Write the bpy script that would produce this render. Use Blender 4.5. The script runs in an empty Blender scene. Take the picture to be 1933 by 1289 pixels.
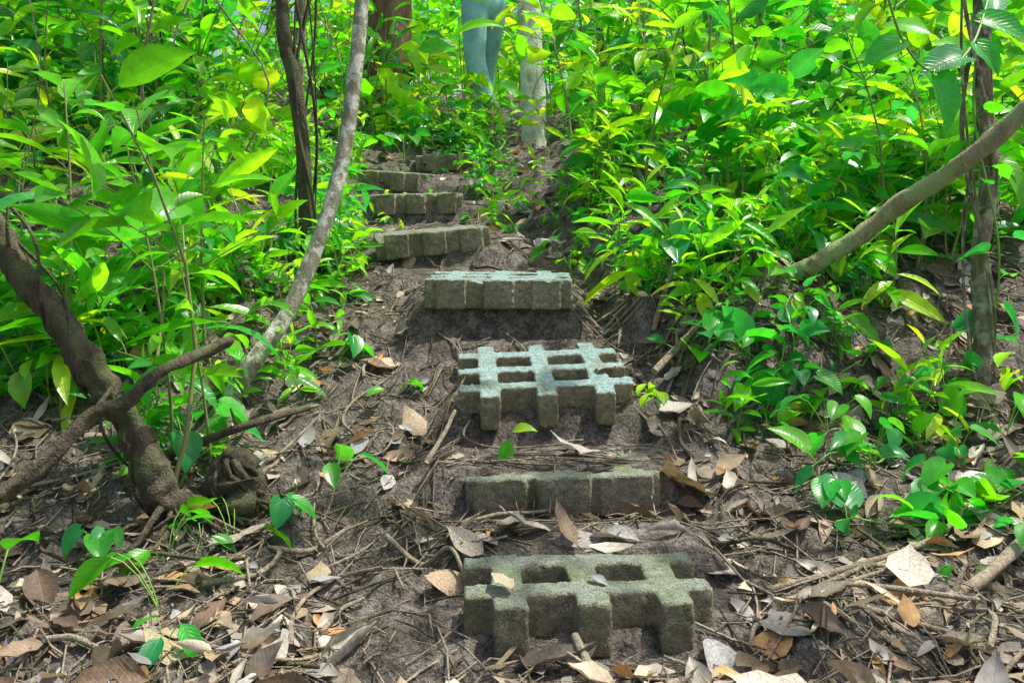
import bpy, bmesh, math, random
import numpy as np
from mathutils import Vector, Matrix, noise as mnoise
R = np.random.default_rng(11)
random.seed(7)
scene = bpy.context.scene
COL = scene.collection

# ------------------------------------------------------------------ helpers
def link(o): COL.objects.link(o); return o
def add(name, data, label=None, category=None, parent=None, group=None, kind=None, loc=None, rot=None, scale=None):
    o = bpy.data.objects.new(name, data); link(o)
    if label: o["label"] = label
    if category: o["category"] = category
    if group: o["group"] = group
    if kind: o["kind"] = kind
    if parent: o.parent = parent
    if loc is not None: o.location = loc
    if rot is not None: o.rotation_euler = rot
    if scale is not None: o.scale = (scale,)*3 if np.isscalar(scale) else scale
    return o
def ss(a, b, x):
    t = np.clip((x-a)/(b-a), 0, 1); return t*t*(3-2*t)
def _h(i, j, s):
    v = np.sin(i*127.1+j*311.7+s*74.7)*43758.5453
    return v-np.floor(v)
def vn(x, y, s=0):
    xi=np.floor(x); yi=np.floor(y); fx=x-xi; fy=y-yi
    fx=fx*fx*(3-2*fx); fy=fy*fy*(3-2*fy)
    a=_h(xi,yi,s); b=_h(xi+1,yi,s); c=_h(xi,yi+1,s); d=_h(xi+1,yi+1,s)
    return (a*(1-fx)+b*fx)*(1-fy)+(c*(1-fx)+d*fx)*fy
def fbm(x, y, s=0, o=4):
    t=0; amp=.5
    for k in range(o):
        t=t+amp*(vn(x,y,s+k)-.5); x=x*2.03+7.1; y=y*2.03+3.7; amp*=.5
    return t

PY=[-300,-5,0,1.0,1.66,1.73,1.885,1.915,2.05,2.15,2.25,2.285,2.40,2.44,2.55,2.565,2.58,2.62,2.98,3.02,3.075,3.09,3.14,3.5,3.6,3.71,3.73,3.80,4.15,4.41,4.43,4.8,4.91,4.94,5.3,5.51,5.54,5.9,6.5,8,10,14,30,60,400]
PZ=[-3,-.3,-.02,0,.02,.055,.062,.132,.136,.110,.10,.203,.208,.212,.215,.225,.28,.325,.415,.46,.47,.565,.61,.63,.68,.70,.765,.80,.86,.90,.99,1.035,1.06,1.145,1.21,1.24,1.32,1.38,1.62,2.05,2.5,3.2,4.8,6.5,9]
SY=[-300,-5,0,1.6,2.0,2.3,2.6,3.05,3.7,4.4,5.5,6.5,8,10,14,30,60,400]
SZ=[-3,-.3,-.02,.01,.06,.13,.23,.43,.70,.93,1.30,1.62,2.05,2.5,3.2,4.8,6.5,9]
CY=[0,2.09,2.24,2.5,2.53,2.97,3.05,3.5,3.7,4.1,4.4,4.8,4.9,5.2,5.5,6,8,400]
CX=[.15,.15,.115,.11,.10,.10,-.04,-.04,-.31,-.31,-.47,-.47,-.60,-.60,-.4,-.35,0,0]
def XC(y): return np.interp(y,CY,CX)
def G(x, y):
    x=np.asarray(x,float); y=np.asarray(y,float)
    side=np.interp(y,SY,SZ); path=np.interp(y,PY,PZ); xc=XC(y); d=np.abs(x-xc)
    side=side+.13*ss(.5,.85,x-xc)*ss(2.75,3.15,y)+.06*ss(.6,1.3,xc-x)*ss(2.6,3.4,y)
    side=side+.15*ss(.36,.50,x-xc)*(1-ss(.85,1.2,x-xc))*ss(2.62,2.82,y+fbm(x*5,y*2,90)*.2)*(1-ss(3.05,3.5,y))
    rg=1-2*np.abs(fbm(x*5,y*5,61,3))
    side=side+fbm(x*2.2,y*2.2,3)*.10*ss(1.2,2.4,y)+fbm(x*9,y*9,9,5)*.11+np.abs(fbm(x*22,y*22,41,3))*.06+(rg-.8)*.08*ss(2.1,2.8,y)
    far=ss(8,20,np.abs(y)+np.abs(x)*.6); side=side+far*fbm(x*.25,y*.25,5)*1.2
    w=1-ss(.255,.34,d+fbm(x*6,y*6,21)*.18)
    w=w*(1-ss(5.9,6.4,y))*ss(1.3,1.6,y)
    path=path+fbm(x*14,y*14,13)*.036
    return side*(1-w)+path*w
def GN(x,y,e=.02):
    n=Vector((float(G(x-e,y)-G(x+e,y)),float(G(x,y-e)-G(x,y+e)),2*e)); return n.normalized()

# ------------------------------------------------------------------ mesh builder (all quads)
class MB:
    def __init__(s): s.v=[];s.f=[];s.uv=[];s.c=[];s.m=[];s.n=0
    def grid(s, P, UV, C, mat, wrap=False):
        N,Rr,Cc,_=P.shape
        s.v.append(P.reshape(-1,3))
        UVb=np.broadcast_to(UV,(N,Rr,Cc,2)); s.uv.append(UVb.reshape(-1,2))
        s.c.append(np.broadcast_to(C,(N,Rr,Cc,3)).reshape(-1,3))
        r=np.arange(Rr-1); c=np.arange(Cc if wrap else Cc-1)
        rr,cc=np.meshgrid(r,c,indexing='ij'); c2=(cc+1)%Cc
        q=np.stack([rr*Cc+cc,rr*Cc+c2,(rr+1)*Cc+c2,(rr+1)*Cc+cc],-1).reshape(-1,4)
        F=(q[None]+(np.arange(N)*Rr*Cc)[:,None,None]).reshape(-1,4)+s.n
        s.f.append(F); s.m.append(np.full(len(F),mat)); s.n+=N*Rr*Cc
    def mesh(s, name, mats, smooth=True):
        V=np.concatenate(s.v); F=np.concatenate(s.f); UV=np.concatenate(s.uv); C=np.concatenate(s.c); M=np.concatenate(s.m)
        me=bpy.data.meshes.new(name)
        me.vertices.add(len(V)); me.vertices.foreach_set("co",V.astype('f').ravel())
        me.loops.add(len(F)*4); me.loops.foreach_set("vertex_index",F.astype('i').ravel())
        me.polygons.add(len(F)); me.polygons.foreach_set("loop_start",np.arange(0,len(F)*4,4,dtype='i'))
        try: me.polygons.foreach_set("loop_total",np.full(len(F),4,dtype='i'))
        except Exception: pass
        me.polygons.foreach_set("material_index",M.astype('i'))
        me.polygons.foreach_set("use_smooth",np.full(len(F),smooth))
        me.update(calc_edges=True)
        ul=me.uv_layers.new(name="UVMap"); ul.data.foreach_set("uv",UV[F.ravel()].astype('f').ravel())
        at=me.attributes.new("tint",'FLOAT_COLOR','POINT')
        at.data.foreach_set("color",np.concatenate([C,np.ones((len(C),1))],1).astype('f').ravel())
        for m in mats: me.materials.append(m)
        return me

PROF={
 'broad':([0,.06,.18,.36,.55,.74,.90,1],[.015,.10,.22,.285,.27,.18,.06,.006]),
 'lance':([0,.07,.2,.38,.58,.76,.92,1],[.012,.05,.10,.135,.13,.088,.032,.004]),
 'heart':([0,.05,.15,.3,.48,.68,.88,1],[.10,.30,.40,.42,.37,.25,.09,.006]),
}
def leaf_grid(mb, kind, base, d, n, L, a, b, col, mat=0, hi=True, wav=.02, W=1.0, jag=0):
    base=np.atleast_2d(base); N=len(base)
    if N==0: return
    t,w=PROF[kind]; t=np.array(t); w=np.array(w)
    if not hi:
        idx=[0,2,4,6,7] ; t=t[idx]; w=w[idx]
    s=np.linspace(-1,1,5) if hi else np.array([-1,0,1.])
    d=d/np.linalg.norm(d,axis=1,keepdims=True)
    n=n-(n*d).sum(1,keepdims=True)*d; n=n/(np.linalg.norm(n,axis=1,keepdims=True)+1e-9)
    x=np.cross(d,n)
    W=np.broadcast_to(W,(N,))
    a=np.where(np.abs(a)<.05,.05,a); b=np.where(np.abs(b)<.05,.05,b)
    T=t[None,:,None]; S=s[None,None,:]; Wd=w[None,:,None]*W[:,None,None]
    if jag: Wd=Wd*(1+jag*(R.random((N,len(t),len(s)))-.6)*np.abs(S))
    A=a[:,None,None]; B=b[:,None,None]
    th=S*A; lx=Wd*np.sin(th)/A; lz=Wd*(1-np.cos(th))/A + .10*np.abs(S)*Wd
    ph0=R.random((N,1,1))*6.3; fr=8+R.random((N,1,1))*10
    lz=lz+wav*np.sin(T*fr+ph0+S*1.3)*np.abs(S)*np.minimum(Wd*5,1)
    phi=T*B; cy=np.sin(phi)/B; cz=-(1-np.cos(phi))/B
    py=cy+lz*np.sin(phi); pz=cz+lz*np.cos(phi)
    if kind=='heart': py=py-.13*np.abs(S)**1.5*(1-ss(0,.35,T))
    LL=L[:,None,None,None]
    P=base[:,None,None,:]+LL*(lx[...,None]*x[:,None,None,:]+py[...,None]*d[:,None,None,:]+pz[...,None]*n[:,None,None,:])
    UV=np.stack(np.broadcast_arrays(.5+.5*S[0]*(w[:,None])/.42, T[0]),-1)
    mb.grid(P,UV,np.asarray(col)[:,None,None,:],mat)
def tube(mb, pts, rad, sides=8, col=(1,1,1), mat=1, rough=0, seed=0):
    pts=np.array(pts,float); k=len(pts); rad=np.broadcast_to(rad,(k,)).astype(float)
    T=np.gradient(pts,axis=0); T/=np.linalg.norm(T,axis=1,keepdims=True)+1e-9
    ref=np.array([0,1,0.]) if abs(T[:,1]).mean()<.8 else np.array([0,0,1.])
    U=np.cross(T,ref); U/=np.linalg.norm(U,axis=1,keepdims=True)+1e-9; V=np.cross(T,U)
    an=np.linspace(0,2*np.pi,sides,endpoint=False)
    rr=rad[:,None]*np.ones((1,sides))
    if rough:
        ii,jj=np.meshgrid(np.arange(k),np.arange(sides),indexing='ij')
        rr=rr*(1+rough*(vn(ii*.45,jj*.0+np.cos(an)[None]*1.5+np.sin(an)[None]*2.3,seed)-.5)*2+rough*.6*(_h(ii,jj,seed)-.5))
    P=pts[:,None]+rr[...,None]*(np.cos(an)[None,:,None]*U[:,None]+np.sin(an)[None,:,None]*V[:,None])
    ln=np.concatenate([[0],np.cumsum(np.linalg.norm(np.diff(pts,axis=0),axis=1))])
    UV=np.stack(np.meshgrid(ln,an/6.283,indexing='ij')[::-1],-1)
    mb.grid(P[None],UV,np.array(col,float),mat,wrap=True)
    for e,sgn in ((0,-1),(-1,1)):
        ring=P[e]; c=pts[e]; inner=c+(ring-c)*.02+T[e]*sgn*rad[e]*.35
        mb.grid(np.stack([ring,inner])[None],np.zeros((2,sides,2)),np.array(col,float),mat,wrap=True)
def crom(pts, m=8):
    P=[np.array(p,float) for p in pts]; P=[2*P[0]-P[1]]+P+[2*P[-1]-P[-2]]; out=[]
    for i in range(1,len(P)-2):
        for j in range(m):
            t=j/m; a,b,c,d=P[i-1:i+3]
            out.append(.5*((2*b)+(c-a)*t+(2*a-5*b+4*c-d)*t*t+(3*b-a-3*c+d)*t**3))
    out.append(P[-2]); return np.array(out)

# ------------------------------------------------------------------ materials
def newmat(name):
    m=bpy.data.materials.new(name); m.use_nodes=True; nt=m.node_tree
    for n in list(nt.nodes): nt.nodes.remove(n)
    out=nt.nodes.new('ShaderNodeOutputMaterial'); return m,nt,out
class NT:
    def __init__(s,nt): s.nt=nt
    def n(s,t,**k):
        x=s.nt.nodes.new(t)
        for a,b in k.items(): setattr(x,a,b)
        return x
    def l(s,a,b): s.nt.links.new(a,b)
    def math(s,op,a,b=None,c=None,clamp=False):
        x=s.n('ShaderNodeMath',operation=op); x.use_clamp=clamp
        for i,v in enumerate((a,b,c)):
            if v is None: continue
            if isinstance(v,(int,float)): x.inputs[i].default_value=v
            else: s.l(v,x.inputs[i])
        return x.outputs[0]
    def mix(s,f,a,b,mode='MIX'):
        x=s.n('ShaderNodeMix',data_type='RGBA',blend_type=mode)
        for i,v in ((0,f),(6,a),(7,b)):
            if isinstance(v,(int,float)): x.inputs[i].default_value=v
            elif isinstance(v,tuple): x.inputs[i].default_value=(*v,1)
            else: s.l(v,x.inputs[i])
        return x.outputs[2]
    def noise(s,vec,scale,detail=4,rough=.6):
        x=s.n('ShaderNodeTexNoise'); x.inputs['Scale'].default_value=scale; x.inputs['Detail'].default_value=detail; x.inputs['Roughness'].default_value=rough
        if vec is not None: s.l(vec,x.inputs['Vector'])
        return x.outputs['Fac']
    def ramp(s,f,stops):
        x=s.n('ShaderNodeValToRGB'); e=x.color_ramp.elements
        while len(e)<len(stops): e.new(.5)
        for k,(p,c) in enumerate(stops): e[k].position=p; e[k].color=(*c,1)
        s.l(f,x.inputs[0]); return x.outputs[0]
    def bump(s,h,st,dist,normal=None):
        x=s.n('ShaderNodeBump'); x.inputs['Strength'].default_value=st; x.inputs['Distance'].default_value=dist
        s.l(h,x.inputs['Height'])
        if normal is not None: s.l(normal,x.inputs['Normal'])
        return x.outputs[0]
def leaf_mat(name, trans=.5, rough=.30, spec=.7, tboost=(1.5,1.5,.6), dead=False):
    m,nt,out=newmat(name); k=NT(nt)
    at=k.n('ShaderNodeAttribute',attribute_name='tint'); uv=k.n('ShaderNodeUVMap')
    sp=k.n('ShaderNodeSeparateXYZ'); k.l(uv.outputs[0],sp.inputs[0])
    au=k.math('ABSOLUTE',k.math('SUBTRACT',sp.outputs[0],.5))
    mid=k.math('SUBTRACT',1,k.math('MULTIPLY',au,60,clamp=True),clamp=True)
    fr=k.math('FRACT',k.math('SUBTRACT',k.math('MULTIPLY',sp.outputs[1],9),k.math('MULTIPLY',au,7)))
    sv=k.math('SUBTRACT',1,k.math('MULTIPLY',k.math('ABSOLUTE',k.math('SUBTRACT',fr,.5)),9,clamp=True),clamp=True)
    vein=k.math('MAXIMUM',mid,k.math('MULTIPLY',sv,.45))
    oi=k.n('ShaderNodeObjectInfo'); tc=k.n('ShaderNodeTexCoord')
    nz=k.noise(tc.outputs['Object'],20 if dead else 28,3 if dead else 2,.7)
    hs=k.n('ShaderNodeHueSaturation'); k.l(at.outputs['Color'],hs.inputs['Color'])
    k.l(k.math('ADD',.485,k.math('MULTIPLY',oi.outputs['Random'],.03)),hs.inputs['Hue'])
    k.l(k.math('ADD',-.1 if dead else .5,k.math('MULTIPLY',nz,2.1 if dead else 1.0)),hs.inputs['Value'])
    c=k.mix(k.math('MULTIPLY',vein,.3),hs.outputs[0],(.38,.33,.25) if dead else (.25,.6,.10))
    p=k.n('ShaderNodeBsdfPrincipled'); k.l(c,p.inputs['Base Color']); p.inputs['Roughness'].default_value=rough
    p.inputs['Specular IOR Level'].default_value=spec
    b=k.bump(k.math('MULTIPLY',vein,-1),.45,.002); k.l(b,p.inputs['Normal'])
    tr=k.n('ShaderNodeBsdfTranslucent'); k.l(k.mix(1.0,c,tboost,'MULTIPLY'),tr.inputs[0])
    mx=k.n('ShaderNodeMixShader'); mx.inputs[0].default_value=trans
    k.l(p.outputs[0],mx.inputs[1]); k.l(tr.outputs[0],mx.inputs[2]); k.l(mx.outputs[0],out.inputs[0]); return m
M_leaf=leaf_mat('leaf_green')
M_dead=leaf_mat('leaf_dead',trans=.12,rough=.55,spec=.3,tboost=(1.2,1,.8),dead=True)
def bark_mat(name,c1,c2,c3,scale=30,patch=9,bst=.8):
    m,nt,out=newmat(name); k=NT(nt); tc=k.n('ShaderNodeTexCoord')
    mp=k.n('ShaderNodeMapping'); mp.inputs['Scale'].default_value=(1,1,.35); k.l(tc.outputs['Object'],mp.inputs[0])
    a=k.noise(mp.outputs[0],scale,5,.7); b=k.noise(tc.outputs['Object'],patch,4,.65); f=k.noise(tc.outputs['Object'],scale*6,2)
    c=k.mix(k.ramp(a,[(.35,(0,0,0)),(.65,(1,1,1))]),c1,c2)
    c=k.mix(k.ramp(b,[(.5,(0,0,0)),(.6,(1,1,1))]),c,c3)
    p=k.n('ShaderNodeBsdfPrincipled'); k.l(c,p.inputs['Base Color']); p.inputs['Roughness'].default_value=.85
    k.l(k.bump(k.math('ADD',a,k.math('MULTIPLY',f,.4)),bst,.022),p.inputs['Normal']); k.l(p.outputs[0],out.inputs[0]); return m
M_barkdark=bark_mat('bark_dark',(.025,.02,.012),(.15,.12,.07),(.10,.12,.045))
M_barkpale=bark_mat('bark_lichen',(.20,.20,.11),(.44,.44,.31),(.76,.78,.64),40,26)
M_barkbrown=bark_mat('bark_brown',(.12,.055,.03),(.32,.17,.09),(.20,.13,.07),18,5)
M_barkgray=bark_mat('bark_gray',(.42,.38,.30),(.93,.91,.88),(.97,.95,.93),14,7)
M_mottle=bark_mat('bark_mottled',(.12,.095,.06),(.38,.32,.21),(.50,.52,.34),34,14)
M_branch=bark_mat('bark_branch',(.20,.17,.08),(.50,.45,.27),(.34,.46,.18),28,8)
M_wood=bark_mat('dead_wood',(.17,.13,.085),(.50,.41,.29),(.34,.31,.22),45,14)
def simple(name,col,rough=.6,nscale=60,var=.3):
    m,nt,out=newmat(name); k=NT(nt); tc=k.n('ShaderNodeTexCoord'); a=k.noise(tc.outputs['Object'],nscale,3)
    c=k.mix(a,tuple(v*(1-var) for v in col),tuple(min(1,v*(1+var)) for v in col))
    p=k.n('ShaderNodeBsdfPrincipled'); k.l(c,p.inputs['Base Color']); p.inputs['Roughness'].default_value=rough
    k.l(k.bump(a,.3,.004),p.inputs['Normal']); k.l(p.outputs[0],out.inputs[0]); return m
M_stem=simple('stem_green',(.18,.40,.05),.5)
M_stembr=simple('stem_brown',(.24,.26,.09),.7)
def soil():
    m,nt,out=newmat('soil'); k=NT(nt); tc=k.n('ShaderNodeTexCoord'); o=tc.outputs['Object']
    a=k.noise(o,3.2,4,.65); b=k.noise(o,24,6,.78); c=k.noise(o,130,3,.75)
    c1=k.ramp(b,[(.36,(.045,.037,.027)),(.48,(.20,.165,.13)),(.64,(.52,.45,.39))])
    c2=k.mix(k.ramp(a,[(.46,(0,0,0)),(.64,(.6,.6,.6))]),c1,(.13,.135,.07))
    c3=k.mix(k.ramp(c,[(.54,(0,0,0)),(.70,(.75,.75,.75))]),c2,(.56,.49,.43))
    c4=k.mix(k.ramp(c,[(.34,(.85,.85,.85)),(.46,(0,0,0))]),c3,(.03,.024,.017))
    p=k.n('ShaderNodeBsdfPrincipled'); k.l(c4,p.inputs['Base Color']); p.inputs['Roughness'].default_value=.75
    h=k.math('ADD',b,k.math('MULTIPLY',c,.5))
    k.l(k.bump(h,1,.05),p.inputs['Normal']); k.l(p.outputs[0],out.inputs[0]); return m
M_soil=soil()
def concrete(name,tp,sd,moss,ma):
    m,nt,out=newmat(name); k=NT(nt); tc=k.n('ShaderNodeTexCoord'); o0=tc.outputs['Object']; oi=k.n('ShaderNodeObjectInfo')
    off=k.n('ShaderNodeVectorMath',operation='ADD'); k.l(o0,off.inputs[0]); k.l(oi.outputs['Random'],off.inputs[1]); o=off.outputs[0]
    a=k.noise(o,9,6,.7); b=k.noise(o,60,6,.75); c=k.noise(o,260,3,.7)
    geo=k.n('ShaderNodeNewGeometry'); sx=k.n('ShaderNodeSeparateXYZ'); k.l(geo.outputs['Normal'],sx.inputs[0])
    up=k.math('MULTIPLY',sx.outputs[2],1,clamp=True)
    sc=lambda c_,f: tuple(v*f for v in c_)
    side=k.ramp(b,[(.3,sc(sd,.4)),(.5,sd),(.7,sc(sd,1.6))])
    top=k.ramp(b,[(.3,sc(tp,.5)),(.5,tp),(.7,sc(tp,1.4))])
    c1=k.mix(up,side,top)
    c2=k.mix(k.ramp(a,[(.46,(0,0,0)),(.64,(ma,ma,ma))]),c1,moss)
    c3=k.mix(k.ramp(c,[(.56,(0,0,0)),(.7,(.55,.55,.55))]),c2,sc(sd,1.9))
    c4=k.mix(k.ramp(c,[(.34,(.9,.9,.9)),(.46,(0,0,0))]),c3,(.05,.042,.025))
    sz=k.n('ShaderNodeSeparateXYZ'); k.l(o0,sz.inputs[0])
    low=k.math('ADD',k.math('MULTIPLY',sz.outputs[2],-7),k.math('MULTIPLY',k.math('SUBTRACT',a,.52),3.0),clamp=True)
    c5=k.mix(k.math('MULTIPLY',low,.65),c4,(.17,.135,.085))
    p=k.n('ShaderNodeBsdfPrincipled'); k.l(c5,p.inputs['Base Color']); p.inputs['Roughness'].default_value=.9
    k.l(k.bump(k.math('ADD',b,k.math('MULTIPLY',c,.8)),1,.013),p.inputs['Normal']); k.l(p.outputs[0],out.inputs[0]); return m
M_concB=concrete('lit_top_concrete',(.42,.64,.65),(.50,.44,.27),(.26,.42,.20),.45)  # cool daylight on the step tops is painted in as the blue-grey top colour
M_concO=concrete('olive_concrete',(.36,.42,.33),(.44,.39,.25),(.19,.30,.08),.6)

# ------------------------------------------------------------------ world, sun, camera
S=Vector((.45,.12,1.1)).normalized()
w=bpy.data.worlds.new("World"); scene.world=w; w.use_nodes=True; nt=w.node_tree
bg=nt.nodes['Background']; sky=nt.nodes.new('ShaderNodeTexSky'); sky.sky_type='NISHITA'; sky.sun_disc=False
sky.sun_elevation=math.asin(S.z); sky.sun_rotation=math.atan2(S.x,S.y); sky.dust_density=5.0; nt.links.new(sky.outputs[0],bg.inputs[0]); bg.inputs[1].default_value=.18
sl=bpy.data.lights.new("sun",'SUN'); sl.energy=5; sl.angle=math.radians(.5); sl.color=(1,.96,.88)
so=bpy.data.objects.new("sun",sl); link(so); so.rotation_euler=S.to_track_quat('Z','Y').to_euler(); so.location=(5,8,15)
cam=bpy.data.cameras.new("camera"); co=bpy.data.objects.new("camera",cam); link(co)
co.location=(0,0,.73); co.rotation_euler=(math.radians(90),0,0)
cam.sensor_width=36; cam.lens=36*1740/1933; cam.shift_y=-154.5/1933; cam.clip_start=.05; cam.clip_end=1500
scene.camera=co
scene.view_settings.view_transform='Standard'; scene.view_settings.look='None'; scene.view_settings.exposure=0

# ------------------------------------------------------------------ ground
def axis(a,b,st,lo,hi):
    mid=np.arange(a,b+st*.5,st)
    def ext(s0,end):
        o=[];d=st;p=s0
        while True:
            d*=1.18; p=p+d*np.sign(end-s0); o.append(p)
            if (p-end)*(s0-end)<=0: break
        return o
    return np.array(ext(mid[0],lo)[::-1]+list(mid)+ext(mid[-1],hi))
xs=axis(-2.2,2.2,.014,-300,300); ys=axis(1.2,6.4,.0125,-300,400)
X,Y=np.meshgrid(xs,ys,indexing='xy'); Z=G(X,Y)
mb=MB(); mb.grid(np.stack([X,Y,Z],-1)[None],np.stack([X,Y],-1),np.array([1,1,1.]),0)
add('ground',mb.mesh('ground',[M_soil]),'steep bare soil slope of a forest trail','ground',kind='structure')

# ------------------------------------------------------------------ pavers
def paver_base(hw,by,bx=(-.145,0,.145),shw=None,cut=None):
    shw=shw or hw
    xl=sorted([-.225,.225]+[v+s*h for v in bx for s in(-1,1) for h in {hw,shw}]); yl=sorted([0,.45]+[v+s*hw for v in by for s in(-1,1)])
    bm=bmesh.new(); occ={}
    for i in range(len(xl)-1):
        for j in range(len(yl)-1):
            cx=(xl[i]+xl[i+1])/2; cy=(yl[j]+yl[j+1])/2
            h=shw if cy<by[0]-hw else hw
            occ[i,j]=any(abs(cx-v)<h for v in bx) or any(abs(cy-v)<hw for v in by)
            if cut and cx>cut: occ[i,j]=False
    vt={}
    def V(i,j,z):
        if (i,j,z) not in vt: vt[i,j,z]=bm.verts.new((xl[i],yl[j],0 if z else -.1))
        return vt[i,j,z]
    for (i,j),o in occ.items():
        if not o: continue
        bm.faces.new((V(i,j,1),V(i+1,j,1),V(i+1,j+1,1),V(i,j+1,1)))
        bm.faces.new((V(i,j,0),V(i,j+1,0),V(i+1,j+1,0),V(i+1,j,0)))
        for di,dj,a,b in ((-1,0,(i,j+1),(i,j)),(1,0,(i+1,j),(i+1,j+1)),(0,-1,(i,j),(i+1,j)),(0,1,(i+1,j+1),(i,j+1))):
            if not occ.get((i+di,j+dj),False): bm.faces.new((V(*a,0),V(*b,0),V(*b,1),V(*a,1)))
    bmesh.ops.recalc_face_normals(bm,faces=bm.faces)
    me=bpy.data.meshes.new('t'); bm.to_mesh(me); bm.free(); o=bpy.data.objects.new('t',me); link(o)
    b=o.modifiers.new('b','BEVEL'); b.width=.0035; b.segments=1; b.limit_method='ANGLE'
    r=o.modifiers.new('r','REMESH'); r.mode='VOXEL'; r.voxel_size=.0045; r.use_smooth_shade=True
    dg=bpy.context.evaluated_depsgraph_get(); out=bpy.data.meshes.new_from_object(o.evaluated_get(dg)); bpy.data.objects.remove(o); return out
pbA=paver_base(.029,(.090,.238,.385))
pbB=paver_base(.0245,(.085,.225,.365))
pbC=paver_base(.027,(.047,.195,.345),shw=.045)
pbE=paver_base(.027,(.042,.19,.34),shw=.062)
pbD=paver_base(.027,(.047,.195,.345),shw=.038,cut=.125)
PAV=[
 (.15,1.645,.115,1,-.5,4,'mossy grey concrete grid paver bedded in leaf litter',pbA,M_concO,1.03),
 (.125,2.235,.202,1,-1.5,1,'concrete grid paver half buried under soil and leaves',pbE,M_concO,1.06),
 (.10,2.53,.362,12,-2,3,'concrete grid paver with daylight-tinted top tilted on an eroded soil riser',pbB,M_concB,1.10),
 (-.045,3.05,.664,3,.3,-1,'weathered concrete grid paver overhanging a soil riser',pbC,M_concB,1.10),
 (-.315,3.70,.845,3,-5,9,'rotated and tilted concrete grid paver in dark soil',pbC,M_concO,1.04),
 (-.46,4.40,1.045,3,-1.5,3,'concrete grid paver step edged with fallen leaves',pbC,M_concO,1),
 (-.61,4.90,1.195,4,4,-9,'broken concrete grid paver step among small seedlings',pbD,M_concO,1),
 (-.35,5.50,1.36,2,-3,8,'worn broken concrete grid paver at the head of the steps',pbD,M_concO,1)]
for i,(x,y,z,p,r,yw,lab,pb,mt,sx) in enumerate(PAV):
    me=pb.copy(); n=len(me.vertices); co_=np.empty(n*3,'f'); me.vertices.foreach_get('co',co_); co_=co_.reshape(-1,3)
    D=np.empty_like(co_)
    for q in range(n):
        v=Vector(co_[q]); D[q]=mnoise.noise_vector(v*9+Vector((i*7,0,0)))*.0035+mnoise.noise_vector(v*55+Vector((i*3,0,0)))*.0026+mnoise.noise_vector(v*130)*.0018
        cn=mnoise.noise(v*16+Vector((i*11,4,0)))
        if cn>.28 and v.z>-.03 and v.y<.06: D[q][2]-=(cn-.28)*(.05 if i<4 else .13)
    co_+=D; me.vertices.foreach_set('co',co_.ravel()); me.update(); me.materials.clear(); me.materials.append(mt)
    add('concrete_paver',me,lab,'paving block',group='concrete grid pavers laid as trail steps',loc=(x,y,z),rot=(math.radians(p),math.radians(r),math.radians(yw)),scale=(sx,1,1))

# ------------------------------------------------------------------ plants
def cols(n, palette, var=.25):
    pal=np.array(palette); c=pal[R.integers(0,len(pal),n)]; return c*(1+var*(R.random((n,1))-.5)*2)
GREEN=[(.10,.48,.012),(.07,.40,.015),(.13,.54,.012),(.04,.34,.05),(.20,.60,.012)]
DEEP=[(.03,.34,.08),(.04,.40,.09),(.06,.44,.04)]
LIME=[(.20,.64,.012),(.32,.70,.018),(.15,.58,.012),(.50,.74,.03)]
def stalk_leaves(mb, pts, n, L, kind, t0=.25, pal=GREEN, hi=True, pet=.03, pitch=(.0,.6)):
    pts=np.array(pts); k=len(pts); az0=R.random()*6.28
    B=[];D=[];N_=[];Ls=[]
    for i in range(n):
        t=t0+(1-t0)*(i+.5*R.random())/n; f=min(t,0.999)*(k-1); j=int(f); p=pts[j]+(pts[min(j+1,k-1)]-pts[j])*(f-j)
        az=az0+i*2.4+R.normal()*.3; pi_=pitch[0]+(pitch[1]-pitch[0])*t+R.normal()*.35
        d=np.array([math.cos(az)*math.cos(pi_),math.sin(az)*math.cos(pi_),math.sin(pi_)])
        q=p+d*pet*(.7+.6*R.random())
        tube(mb,[p,(p+q)/2+[0,0,.003],q],.0016,4,mat=1)
        nn=np.array([0,0,1.])+R.normal(size=3)*.5
        B.append(q);D.append(d-np.array([0,0,.2]));N_.append(nn);Ls.append(L*(.55+.85*R.random())*(1.15-.35*t))
    n=len(B)
    leaf_grid(mb,kind,np.array(B),np.array(D),np.array(N_),np.array(Ls),R.uniform(.2,.9,n),R.uniform(.2,1.4,n),cols(n,pal),0,hi,wav=.014)
def stem_pts(H, lean=.15, x=0,y=0, m=6):
    a=R.random()*6.28; c=R.normal()*.1*H
    return [np.array([x+math.cos(a)*lean*H*(t**1.5)+c*math.sin(t*3),y+math.sin(a)*lean*H*(t**1.5),-.03+(H+.03)*t]) for t in np.linspace(0,1,m)]
def mk_sapling(H, L, kind='broad', pal=GREEN, hi=True, nb=2, t0=.3, nl=None):
    mb=MB(); P=stem_pts(H); tube(mb,P,np.linspace(.0045,.0015,len(P))*(.5+H),6,mat=1)
    stalk_leaves(mb,P,nl or int(5+H*7),L,kind,t0,pal=pal,hi=hi)
    for b in range(nb):
        i=R.integers(2,5); p=P[i]; a=R.random()*6.28; l=H*R.uniform(.25,.45)
        Q=[p+np.array([math.cos(a)*l*t,math.sin(a)*l*t,l*.7*t-l*.2*t*t]) for t in np.linspace(0,1,5)]
        tube(mb,Q,np.linspace(.0025,.001,5),5,mat=1); stalk_leaves(mb,Q,4,L*.9,kind,.35,pal=pal,hi=hi)
    return mb
def mk_lance(H,L,hi=True,pal=LIME):
    mb=MB()
    for s in range(R.integers(2,4)):
        P=stem_pts(H*R.uniform(.7,1),.35,R.normal()*.03,R.normal()*.03); tube(mb,P,np.linspace(.003,.0015,len(P)),5,mat=1)
        stalk_leaves(mb,P,int(4+H*8),L,'lance',.15,pal=pal,hi=hi,pet=.012,pitch=(.1,.9))
    return mb
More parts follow.
